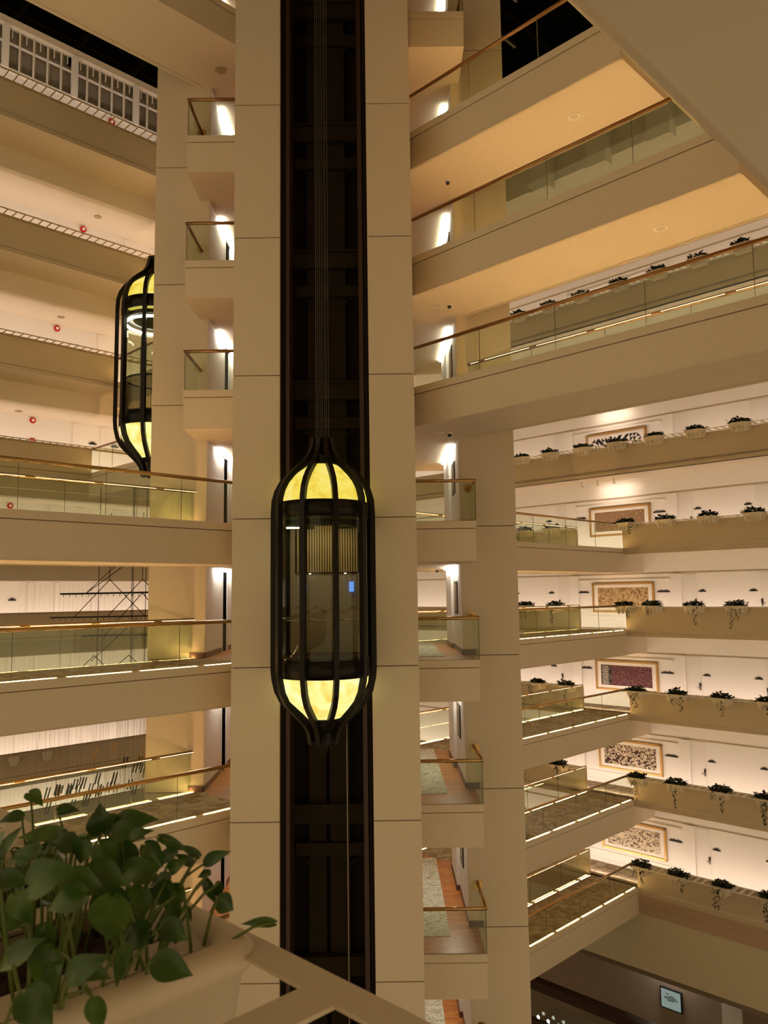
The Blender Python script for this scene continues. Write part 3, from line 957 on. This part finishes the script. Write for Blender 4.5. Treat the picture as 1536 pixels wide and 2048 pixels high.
# ------------------------------------------------------------ far left stepped galleries
SL0, SL1 = -2.0, 22.0
STOREY = {5: 'top storey', 4: 'second storey from the top', 3: 'third storey from the top', 2: 'storey level with the distant elevator floor', 1: 'storey seen through the bridge glass'}
for k in range(-4, 6):
    T = TF(k)
    mb = MB().st(SL0, SL1, T, T + 0.14, Z(k, -0.08), Z(k, 0.87)).st(SL0, SL1, T + 0.02, T + 0.12, Z(k, -0.10), Z(k, -0.08), 1).st(SL0, SL1, T - 0.03, T + 1.55, Z(k, -0.22), Z(k, -0.10))
    if 2 <= k <= 4:
        mb = MB().st(SL0, S0, T, T + 0.14, Z(k, -0.08), Z(k, 0.87)).st(S1, SL1, T, T + 0.14, Z(k, -0.08), Z(k, 0.87)).st(SL0, SL1, T + 0.02, T + 0.12, Z(k, -0.10), Z(k, -0.08), 1).st(SL0, SL1, T - 0.03, T + 1.55, Z(k, -0.22), Z(k, -0.10))
    struct('wall_parapet', mb, ['parapet', 'joint'])
    struct('floor_slab', MB().st(SL0, SL1, T + 1.5, T + 3.75, Z(k, -0.88), Z(k, -0.10)), 'cream')
    struct('floor', MB().st(SL0, SL1, T + 0.14, T + 1.6, Z(k, -0.10), Z(k, 0.004)), 'carpet')
    mb = MB().st(SL0, SL1, T + 1.55, T + 1.75, Z(k), Z(k + 1, -0.88) if k < 5 else Z(k, 2.2))
    for s in (2.0, 4.9, 12.5, 13.6, 15.2):
        mb.st(s, s + 0.18, T + 1.49, T + 1.56, Z(k), Z(k + 1, -0.90) if k < 5 else Z(k, 2.2))
    if k <= 0:
        for i in range(44):
            mb.st(12.2 + i * 0.2, 12.235 + i * 0.2, T + 1.525, T + 1.56, Z(k), Z(k + 1, -0.9))
    struct('wall_far_left', mb, 'white_wall')
    if k <= 1:
        for s0 in (7.2, 9.9) if k % 2 == 0 else (8.6,):
            GDOOR += 1
            dr = struct(f'door_{GDOOR}', MB().st(s0, s0 + 0.85, T + 1.52, T + 1.55, Z(k), Z(k, 2.0)), 'door_white')
            MB().st(s0 + 0.78, s0 + 0.84, T + 1.48, T + 1.52, Z(k, 0.9), Z(k, 1.12)).build('door_lock', 'black', dr)
    # slatted shelf, its back-lit dark put into the brown colour
    mb = MB().st(SL0, SL1, T - 0.52, T - 0.485, Z(k, 0.84), Z(k, 0.865)).st(SL0, SL1, T - 0.03, T + 0.01, Z(k, 0.83), Z(k, 0.90))
    s = 3.0
    while s < 17:
        mb.st(s, s + 0.03, T - 0.49, T - 0.03, Z(k, 0.845), Z(k, 0.86))
        s += 0.255
    tag(mb.build('lattice_shelf', 'lattice'), 'slatted shelf in back-lit brown, far left parapet, ' + STOREY.get(k, {0: 'storey behind the hanging frame', -1: 'first storey below the hanging frame', -2: 'second storey below the hanging frame', -3: 'storey behind the hanging rods', -4: 'lowest storey'}.get(k)), 'shelf', 'lattice shelves')
    if k in STOREY:
        c = P(11.0, T + 1.55, Z(k, 1.98))
        al = thing('fire_alarm', 'round red fire alarm on the far left wall, ' + STOREY[k], 'alarm', 'fire alarms')
        MB().disc(c, -P(0, 1), 0.11, 0.05, 20).build('bell', 'red', al)
        MB().disc(c - P(0, 0.05), -P(0, 1), 0.05, 0.03, 14).build('bell_centre', 'white_wall', al)
        ex = MB().st(10.93, 11.10, T + 1.50, T + 1.55, Z(k, 1.22), Z(k, 1.30))
        tag(ex.build('alarm_button', 'red'), 'small alarm call box below the red alarm, ' + STOREY[k], 'alarm')
    if 2 <= k <= 4:
        s_, t_ = {4: (11.07, 24.43), 3: (10.78, 26.47), 2: (10.29, 28.72)}[k]
        sp = MB().disc(P(s_, t_, Z(k + 1, -0.905)), (0, 0, 1), 0.12, 0.02, 20)
        tag(sp.build('ceiling_speaker', 'lattice'), 'small round speaker in the far left ceiling, ' + STOREY[k], 'speaker', 'ceiling speakers')
    area('gallery_wash_left', P(0, T + 0.35, Z(k, 0.10)), P(20, T + 0.35, Z(k, 0.10)), 0.06, P_GALLERY * 2.0, COVE_COL, P(0, 1, 0.6))
# signs on the far left, storey level with the lift floor
for nm, s0, k, lab in (('direction_sign', 14.2, 2, 'dark direction sign beside the distant elevator bowl'), ('room_number_plate', 13.3, 2, 'small dark number plate left of the distant elevator bowl'),
                       ('room_number_plate', 11.9, 0, 'small dark number plate near the hanging frame')):
    T = TF(k)
    tag(MB().st(s0 - 0.15, s0 + 0.15, T + 1.50, T + 1.54, Z(k, 1.36), Z(k, 1.41)).st(s0 - 0.06, s0 + 0.06, T + 1.5, T + 1.54, Z(k, 1.41), Z(k, 1.46)).build(nm, 'black'), lab, 'sign')
# small empty planter boxes on a lower parapet
for i, s in enumerate((9.9, 11.5, 12.8, 14.2)):
    T = TF(-2)
    bx = MB().st(s, s + 0.34, T - 0.40, T - 0.05, Z(-2, 0.58), Z(-2, 0.80)).st(s + 0.05, s + 0.29, T - 0.3, T - 0.1, Z(-2, 0.42), Z(-2, 0.56))
    tag(bx.build('planter_box', 'planter'), f'empty planter box hung behind the hanging rods, {ORD[i]} from the left', 'planter', 'planter boxes on the far left parapet')

# clerestory screen on the top storey
T = TF(5) + 1.55
scr = thing('window_screen', 'white mullioned window screen under the skylight at upper left', 'window')
mb = MB()
zz0, zz1 = Z(5, 2.2), 17.20
mb.st(SL0, SL1, T - 0.06, T, zz0, zz0 + 0.08).st(SL0, SL1, T - 0.06, T, 16.62, 16.67).st(SL0, SL1, T - 0.06, T, zz1 - 0.05, zz1)
for i in range(40):
    s = 3.0 + i * 0.42
    if i % 5 == 1:
        MB().st(s - 0.09, s + 0.09, T - 0.14, T, zz0, zz1).build('post', 'white_wall', scr)
    else:
        mb.st(s - 0.02, s + 0.02, T - 0.06, T, zz0, zz1)
    mb.st(s + 0.19, s + 0.21, T - 0.05, T, 16.85, zz1)
mb.build('mullion_grid', 'white_wall', scr)
MB().st(SL0, SL1, T + 0.12, T + 0.16, zz0, zz1).build('backing_panel', 'grey_panel', scr)
mb = MB()
for i in range(40):
    s = 3.0 + i * 0.42
    mb.st(s + 0.03, s + 0.10, T + 0.04, T + 0.12, zz0, zz1)
mb.build('blind_edge', 'lattice', scr)
for i in (5, 15, 25):
    s = 3.0 + i * 0.42
    MB().st(s + 0.22, s + 0.38, T + 0.09, T + 0.12, 16.9, zz1).build('open_pane', 'roof_black', scr)
struct('wall_roof_edge', MB().st(SL0, SL1, T - 0.12, T + 0.4, zz1, 17.42), 'cream')

# ------------------------------------------------------------ near right galleries overhead
for k in range(1, 6):
    t = TN(k)
    mb = MB()
    spans = [(-4.0, S0 - 0.02), (S1 + 0.02, 22)] if 2 <= k <= 4 else [(-4.0, 22)]
    for a, b in spans:
        mb.st(a, b, t - 0.14, t, Z(k, -0.08), Z(k, 0.87))
    mb.st(-4.0, 22, t - 1.7, t + 0.06, Z(k, -0.20), Z(k, -0.08))
    struct('wall_parapet', mb, 'cream')
    struct('floor_slab', MB().st(-4.0, 22, t - 4.5, t - 1.5, Z(k, -0.88), Z(k, -0.08)), 'cream')
    struct('wall_near_right', MB().st(-4.0, 22, t - 1.9, t - 1.7, Z(k), Z(k + 1, -0.88)), 'white_wall')

# ------------------------------------------------------------ roof
struct('ceiling_skylight', MB().st(-10, 36, -12, 44, 22.6, 22.8), 'roof_black')
rf = thing('skylight_frame', 'dark skylight framing in the black roof', 'skylight')
for i in range(16):
    s = -2 + i * 2.4
    MB().st(s, s + 0.12, 5, 40, 22.2, 22.55).build('roof_beam', 'roof_beam', rf)
for i in range(12):
    t = 6 + i * 2.6
    MB().st(-5, 32, t, t + 0.1, 22.3, 22.5).build('roof_beam', 'roof_beam', rf)
# far right top storey wall and roof edge
struct('wall_upper_far_right', MB().st(SW - 1.2, SW + 0.1, TR0, TR1, 17.0, 18.4).st(SW, SW + 0.1, TR0, TR1, Z(5, 2.0), 17.0), 'teal_wall')
for i, t in enumerate((9.0, 11.6, 14.2, 16.8, 19.4)):
    struct('wall_bracket', MB().st(SF - 0.2, SW - 1.2, t, t + 0.9, 16.6, 18.2), 'teal_wall')
for i, (s, t) in enumerate(((22, 15.5), (24, 17.0), (21, 18.5))):
    tag(MB().st(s, s + 0.9, t, t + 0.08, 21.9, 22.0).build('roof_reflection', 'steel'), f'modelled tube light reflection in the black skylight, {ORD[i]} from the right', 'light', 'roof tube reflections')  # steel bars stand in for fluorescent reflections in the skylight

# ------------------------------------------------------------ ceiling discs and cameras
for i, (x, y, k, lab) in enumerate(((-4.75, 18.9, 4, 'round ceiling speaker under the overhead bridge at upper left'),)):
    q = P(9.9, 15.3, Z(5, -0.905))
    MBs = MB().disc(q, (0, 0, 1), 0.13, 0.02, 24)
    tag(MBs.build('ceiling_speaker', 'lattice'), lab, 'speaker', 'ceiling speakers')


def speaker(x, y, z, lab, r=0.12):
    o = thing('ceiling_speaker', lab, 'speaker', 'ceiling speakers')
    MB().disc((x, y, z - 0.012), (0, 0, 1), r, 0.012, 28).build('ring', 'white_wall', o)
    MB().disc((x, y, z - 0.018), (0, 0, 1), r * 0.68, 0.01, 24).build('grille', 'near_white', o)


def dome_cam(x, y, z, lab):
    o = thing('security_camera', lab, 'camera', 'dome security cameras')
    MB().disc((x, y, z - 0.03), (0, 0, 1), 0.07, 0.03, 20).build('base', 'white_wall', o)
    mb = MB()
    mb.tube([(x, y, z - 0.03), (x, y, z - 0.06), (x, y, z - 0.085), (x, y, z - 0.095)], [0.05, 0.047, 0.03, 0.01], 14)
    mb.build('lens_dome', 'black', o, True)


zb = lambda k: Z(k + 1, -0.88) - 0.001


def amber(u_s, u_t, k, lab):
    p = P(u_s, u_t)
    speaker(p.x, p.y, zb(k), lab, 0.13)


amber(13.57, 7.9, 3, 'round speaker in the amber underside of the highest right bridge')
amber(13.57, 6.2, 2, 'round speaker in the amber underside of the middle right bridge')
speaker(1.34, 17.84, zb(2), 'small round speaker beside the security camera under the middle right bridge')
speaker(1.30, 17.9, zb(1), 'small round speaker beside the security camera under the lowest right bridge')
speaker(1.36, 18.0, zb(0), 'lone small round speaker in the lobby ceiling at eye level')
dome_cam(1.61, 17.67, zb(3), 'dome security camera in the ceiling, topmost of the right column')
dome_cam(1.59, 17.73, zb(2), 'dome security camera in the ceiling, second down the right column')
dome_cam(1.54, 17.91, zb(1), 'dome security camera in the ceiling, third down the right column')
dome_cam(1.50, 22.6, zb(0), 'dome security camera at the back of the right lobby ceiling')
dome_cam(1.50, 22.6, zb(-1), 'dome security camera one storey below in the right lobby ceiling')

# ------------------------------------------------------------ hanging sculpture
hs = thing('hanging_frame_sculpture', 'suspended dark rod framework hanging behind the left bridges', 'sculpture')
YH = 24.0
for i, (x0, x1, z, r) in enumerate(((-9.87, -6.3, 0.14, 0.028), (-10.16, -6.3, -0.57, 0.022), (-9.17, -6.3, -1.13, 0.022))):
    MB().tube([(x0, YH, z), (x1, YH, z + 0.02)], r, 8).build('bar', 'black_metal', hs)
    mb = MB()
    x = x0 + 0.1
    while x < x1:
        mb.tube([(x, YH, z - 0.03), (x, YH, z - 0.09)], 0.01, 4)
        x += 0.19
    mb.build('pin_row', 'black_metal', hs)
for x in (-8.71, -7.70, -7.66, -7.28):
    MB().tube([(x, YH, -2.3 if x > -8.6 else -2.3), (x, YH, 3.4)], 0.011, 5).build('hanging_wire', 'black_metal', hs)
for apex, feet, zz, zf in (((-8.38, 0.56), (-9.43, -7.30), -0.55, -0.55), ((-7.38, 0.56), (-8.43, -6.3), -0.55, -0.55), ((-7.38, 1.4), (-9.1, -5.9), 0.15, 0.15),
                           ((-7.38, 0.14), (-8.5, -6.35), -1.1, -1.1), ((-8.8, -1.72), (-9.2, -8.4), -2.1, -2.1), ((-7.75, -1.72), (-8.2, -7.35), -2.1, -2.1)):
    for fx in feet:
        MB().tube([(apex[0], YH + 0.02, apex[1]), (fx, YH + 0.02, zf)], 0.013, 5).build('strut', 'black_metal', hs)
for x in (-8.38, -7.38):
    MB().tube([(x, YH, 0.56), (x, YH, 2.6)], 0.011, 5).build('hanging_wire', 'black_metal', hs)
MB().tube([(-9.1, YH + .02, 0.15), (-7.6, YH + .02, 1.55)], 0.011, 5).build('strut', 'black_metal', hs)
MB().tube([(-7.5, YH + .02, -0.60), (-8.9, YH + .02, -1.9)], 0.011, 5).build('strut', 'black_metal', hs)
rods = thing('hanging_rod_chandelier', 'shower of slanted gold and dark rods hanging on threads behind the left bridges', 'chandelier')
rr = random.Random(11)
paint('rod_gold', (0.55, 0.32, 0.08), 0.3, 0.8)
n = 0
for i in range(48):
    if i < 32:
        x = -10.5 + rr.random() ** 0.7 * 3.4
        z = -5.55 - rr.random() * 0.55 + (x + 10.5) * 0.20
    else:
        x = -8.6 + rr.random() * 2.1
        z = -4.1 - rr.random() * 0.9
    L = 0.22 + rr.random() * 0.16
    y = YH + rr.random() * 1.2 - 0.6
    mt = 'rod_gold' if rr.random() < (0.15 if i < 32 else 0.5) else 'black_metal'
    for dx in (0, 0.09):
        MB().tube([(x + dx, y, z), (x + dx - L * 0.25, y, z - L)], 0.02, 6).build('rod', mt, rods)
mb = MB()
for i in range(70):
    x = -10.5 + rr.random() * 3.9
    mb.tube([(x, YH + rr.random() - 0.5, -2.4), (x, YH + rr.random() - 0.5, -6.4)], 0.0025, 3)
mb.build('thread', 'steel', rods)

# ------------------------------------------------------------ near parapet, shelf, planter and pothos
struct('wall_near_left_parapet', MB().st(0.12, 0.26, -3, 25, Z(0, -0.2), Z(0, 0.87)), 'near_white')
for k in (1, -1, -2, -3):
    if k != 1:
        struct('wall_near_left_parapet', MB().st(0.12, 0.26, -3, 25, Z(k, -0.2), Z(k, 0.87)), 'cream')
struct('floor_slab', MB().st(-4, 0.26, -3, 25, Z(0, -0.22), Z(0)), 'cream')
sh_ = MB()
zt = -0.545
sh_.st(0.735, 0.79, -0.5, 6.0, zt - 0.006, zt).st(0.26, 0.30, -0.5, 6.0, zt - 0.006, zt)
t = -0.28
while t < 6:
    sh_.st(0.30, 0.735, t, t + 0.07, zt - 0.006, zt)
    t += 0.28
tag(sh_.build('lattice_shelf', 'near_white'), 'cream slatted shelf in the foreground carrying the leafy planter', 'shelf', 'lattice shelves')

pb = thing('planter_box', 'large cream planter box in the foreground at lower left', 'planter')
s0, s1, t0, t1, zr, zbm = 0.31, 0.765, 1.045, 1.80, -0.525, -0.78
mb = MB()
ch = 0.05
def ring(ins, z, cc):
    a0, a1, b0, b1 = s0 + ins, s1 - ins, t0 + ins, t1 - ins
    pts = [(a0 + cc, b0), (a1 - cc, b0), (a1 - cc * 0.3, b0 + cc * 0.3), (a1, b0 + cc), (a1, b1 - cc), (a1 - cc, b1), (a0 + cc, b1), (a0, b1 - cc), (a0, b0 + cc)]
    return [P(*p, z) for p in pts]
rings = [ring(0.035, zbm, 0.03), ring(0.012, zr - 0.05, 0.03), ring(0.004, zr - 0.045, 0.03), ring(0.0, zr - 0.035, 0.03), ring(0.0, zr - 0.012, 0.03), ring(0.010, zr, 0.03),
         ring(0.030, zr, 0.04), ring(0.042, zr - 0.012, 0.04), ring(0.05, zr - 0.06, 0.04), ring(0.06, zr - 0.13, 0.04)]
n = 9
vs = [v for r in rings for v in r]
fs = [tuple(range(n))[::-1]]
for r in range(len(rings) - 1):
    fs += [(r * n + i, r * n + (i + 1) % n, (r + 1) * n + (i + 1) % n, (r + 1) * n + i) for i in range(n)]
fs.append(tuple(range((len(rings) - 1) * n, len(rings) * n)))
mb.add(vs, fs)
mb.build('box', 'near_white', pb, True)
MB().st(s0 + 0.05, s1 - 0.05, 1.40, 1.43, zr - 0.12, zr - 0.03).build('divider', 'near_white', pb)
# lumpy soil
NS, NT = 26, 34
vs = []
for i in range(NS):
    for j in range(NT):
        vs.append(P(s0 + 0.055 + (s1 - s0 - 0.11) * i / (NS - 1), t0 + 0.055 + (t1 - t0 - 0.11) * j / (NT - 1), zr - 0.065 + 0.012 * rr.random()))
sm = MB().add(vs, [(i * NT + j, (i + 1) * NT + j, (i + 1) * NT + j + 1, i * NT + j + 1) for i in range(NS - 1) for j in range(NT - 1)])
so = sm.build('potting_soil', 'soil')
so['kind'] = 'stuff'
tag(so, 'dark crumbly potting soil inside the foreground planter', 'soil')

plant = thing('pothos_plant', 'dense green pothos with heart shaped leaves in the foreground planter', 'plant')


def ray(u, v):
    d = fw + r2 * ((u - 768) / F_PX) - u2 * ((v - 1024) / F_PX)
    return d


leaf_mb, stem_mb = MB(), MB()


def pothos_leaf(base, direction, nrm, L, w, curl, droop):
    """heart shaped leaf with a folded midrib; base at the petiole"""
    d = Vector(direction).normalized()
    nn = Vector(nrm)
    nn = (nn - d * nn.dot(d)).normalized()
    sdir = d.cross(nn)
    prof = [(-0.10, 0.30), (-0.04, 0.62), (0.08, 0.88), (0.22, 1.0), (0.38, 0.95), (0.55, 0.74), (0.72, 0.46), (0.87, 0.20), (1.0, 0.0)]
    vs, fs = [], []
    for a, b in prof:
        aa = max(a, 0)
        c = Vector(base) + d * (L * a) + nn * (L * (curl * math.sin(math.pi * aa) * 0.25 - droop * aa * aa))
        hw = w * L * 0.5 * b
        cup = nn * (hw * 0.28)
        vs += [c - sdir * hw + cup, c - sdir * hw * 0.5 + cup * 0.35, c if a >= 0 else c + d * L * 0.10, c + sdir * hw * 0.5 + cup * 0.35, c + sdir * hw + cup]
    m = len(prof)
    for i in range(m - 1):
        for q in range(4):
            fs.append((5 * i + q, 5 * i + q + 1, 5 * i + 5 + q + 1, 5 * i + 5 + q))
    leaf_mb.add(vs, fs)


def petiole(root, tip):
    root, tip = Vector(root), Vector(tip)
    mid = root.lerp(tip, 0.55) + Vector((0, 0, 0.05)) + Vector((rr.random() - 0.5, rr.random() - 0.5, 0)) * 0.03
    pts = [root.lerp(mid, q).lerp(mid.lerp(tip, q), q) for q in (0, 0.25, 0.5, 0.75, 1)]
    stem_mb.tube(pts, [0.0032, 0.0028, 0.0025, 0.0022, 0.0018], 6)


def place_leaf(u, v, dist, ang, L, w=0.85, tilt=0.0, droop=0.15, curl=0.3, face=0.35):
    """leaf whose petiole end stands where the sight line (u, v) passes at the given distance; ang is its heading seen from here"""
    dd = ray(u, v)
    p = dd * (dist / dd.length)
    a = math.radians(ang)
    direction = r2 * math.cos(a) + u2 * math.sin(a) + fw * tilt
    nrm = (-fw) * face + Vector((0, 0, 1)) * (1 - face)
    if abs(direction.normalized().dot(nrm.normalized())) > 0.9:
        nrm = -fw + r2 * 0.3
    pothos_leaf(p, direction, nrm, L, w, curl, droop)
    sx = min(max((p.x + p.y) * C, s0 + 0.07), s1 - 0.07) * 0.6 + 0.4 * (s0 + 0.1 + rr.random() * 0.3)
    tx = min(max((p.y - p.x) * C, t0 + 0.07), t1 - 0.07)
    petiole(P(sx, tx + (rr.random() - 0.5) * 0.06, zr - 0.065), p)


# u, v, distance, heading, length (m), width ratio, tilt
LEAVES = [
    (205, 1665, 1.45, 100, 0.062, 1.0, 0.2, .1), (235, 1650, 1.45, 12, 0.085, 0.62, 0.1, .3), (225, 1668, 1.42, -5, 0.070, 0.8, 0.0, .1),
    (120, 1665, 1.42, 195, 0.085, 0.42, 0.1, -.25), (262, 1672, 1.40, 15, 0.05, 0.5, 0, .1), (95, 1690, 1.4, 240, 0.04, 0.5, 0, .1),
    (10, 1700, 1.4, 60, 0.055, 0.45, 0, .25), (0, 1720, 1.3, 150, 0.06, 0.6, 0, .1), (80, 1700, 1.38, 200, 0.075, 0.45, 0, .1),
    (150, 1690, 1.4, 170, 0.05, 0.9, 0, .1), (175, 1680, 1.38, 250, 0.055, 0.9, 0, .1), (110, 1715, 1.36, 265, 0.07, 0.85, 0, .1),
    (200, 1690, 1.36, -60, 0.07, 0.75, 0, .1), (245, 1690, 1.38, -75, 0.075, 0.8, 0, .1), (290, 1690, 1.36, -50, 0.06, 0.7, 0, .1),
    (320, 1675, 1.42, -25, 0.075, 0.3, 0, .1), (355, 1700, 1.42, 140, 0.05, 0.5, 0, .0), (350, 1705, 1.40, 210, 0.06, 0.5, 0, .1),
    (398, 1712, 1.42, 150, 0.055, 0.35, 0, .25), (412, 1725, 1.42, 22, 0.062, 0.5, 0, -.1), (385, 1728, 1.42, 150, 0.045, 0.5, 0, .1),
    (60, 1770, 1.2, 20, 0.085, 0.8, 0, .1), (30, 1790, 1.2, -60, 0.06, 0.7, 0, .1), (0, 1755, 1.25, -10, 0.06, 0.6, 0, .1),
    (130, 1760, 1.25, -15, 0.08, 0.7, 0, .1), (170, 1790, 1.22, 200, 0.075, 0.7, 0, .1), (210, 1780, 1.24, -70, 0.08, 0.85, 0, .1),
    (250, 1790, 1.24, -120, 0.07, 0.7, 0, .1), (225, 1795, 1.2, -90, 0.085, 0.9, 0, .1), (285, 1775, 1.28, -100, 0.07, 0.8, 0, .1),
    (180, 1740, 1.28, -20, 0.08, 0.7, 0, .1), (250, 1745, 1.3, 10, 0.07, 0.7, 0, .1), (310, 1745, 1.34, 180, 0.065, 0.8, 0, .1),
    (330, 1765, 1.34, -90, 0.055, 0.8, 0, .1), (360, 1772, 1.34, -110, 0.05, 0.9, 0, .1), (340, 1740, 1.36, 30, 0.04, 0.8, 0, .1),
    (352, 1790, 1.3, -95, 0.085, 0.35, 0, .05), (375, 1815, 1.32, -75, 0.03, 0.4, 0, .05), (420, 1745, 1.4, 200, 0.03, 0.6, 0, .1),
    (410, 1760, 1.4, -65, 0.06, 0.38, 0, .05), (440, 1765, 1.4, -100, 0.035, 0.6, 0, .05), (435, 1800, 1.38, -40, 0.045, 0.95, 0.3, .1),
    (548, 1846, 1.36, 178, 0.070, 0.30, 0, .28),
    (108, 1900, 1.15, -110, 0.075, 0.85, 0, .05), (20, 1915, 1.1, 30, 0.06, 0.5, 0, .1), (60, 1895, 1.15, 215, 0.07, 0.55, 0, .1),
    (255, 1892, 1.2, -105, 0.075, 0.38, 0, .0), (310, 1925, 1.2, -22, 0.07, 0.75, 0.1, .05), (100, 1930, 1.1, -85, 0.06, 0.4, 0, .05),
    (140, 1955, 1.08, 30, 0.07, 0.6, 0, .1), (50, 1985, 1.02, -50, 0.06, 0.9, 0, .1), (190, 1998, 1.05, -80, 0.05, 0.65, 0, .05),
    (150, 1930, 1.1, -20, 0.06, 0.6, 0, .1), (90, 1850, 1.18, -80, 0.06, 0.6, 0, .1), (300, 1860, 1.25, -150, 0.06, 0.8, 0, .1),
    (325, 1850, 1.25, -30, 0.055, 0.8, 0, .1),
]
for L in LEAVES:
    u, v, dist, ang, ln, w, tl, dr = L
    place_leaf(u, v, dist * 1.04, ang, ln * 0.78, w * 1.0, tl, droop=dr, face=0.55)
for i in range(75):
    s_ = s0 + 0.06 + rr.random() * (s1 - s0 - 0.14)
    t_ = t0 + 0.10 + rr.random() * (t1 - t0 - 0.12)
    h = 0.02 + rr.random() * 0.14 * min(1, (t_ - t0) / 0.2 + 0.35)
    p = P(s_, t_, zr - 0.02 + h)
    yaw = rr.random() * 6.28
    pothos_leaf(p, (math.cos(yaw), math.sin(yaw), -0.5 + rr.random() * 0.6), (rr.random() - 0.5, -0.5, 0.8), 0.032 + rr.random() * 0.022, 0.75, 0.3, 0.15)
    petiole(P(s_ + (rr.random() - 0.5) * 0.08, t_ + (rr.random() - 0.5) * 0.08, zr - 0.065), p)
leaf_mb.build('foliage', 'leaf', plant, True)
stem_mb.build('stems', 'stem', plant, True)
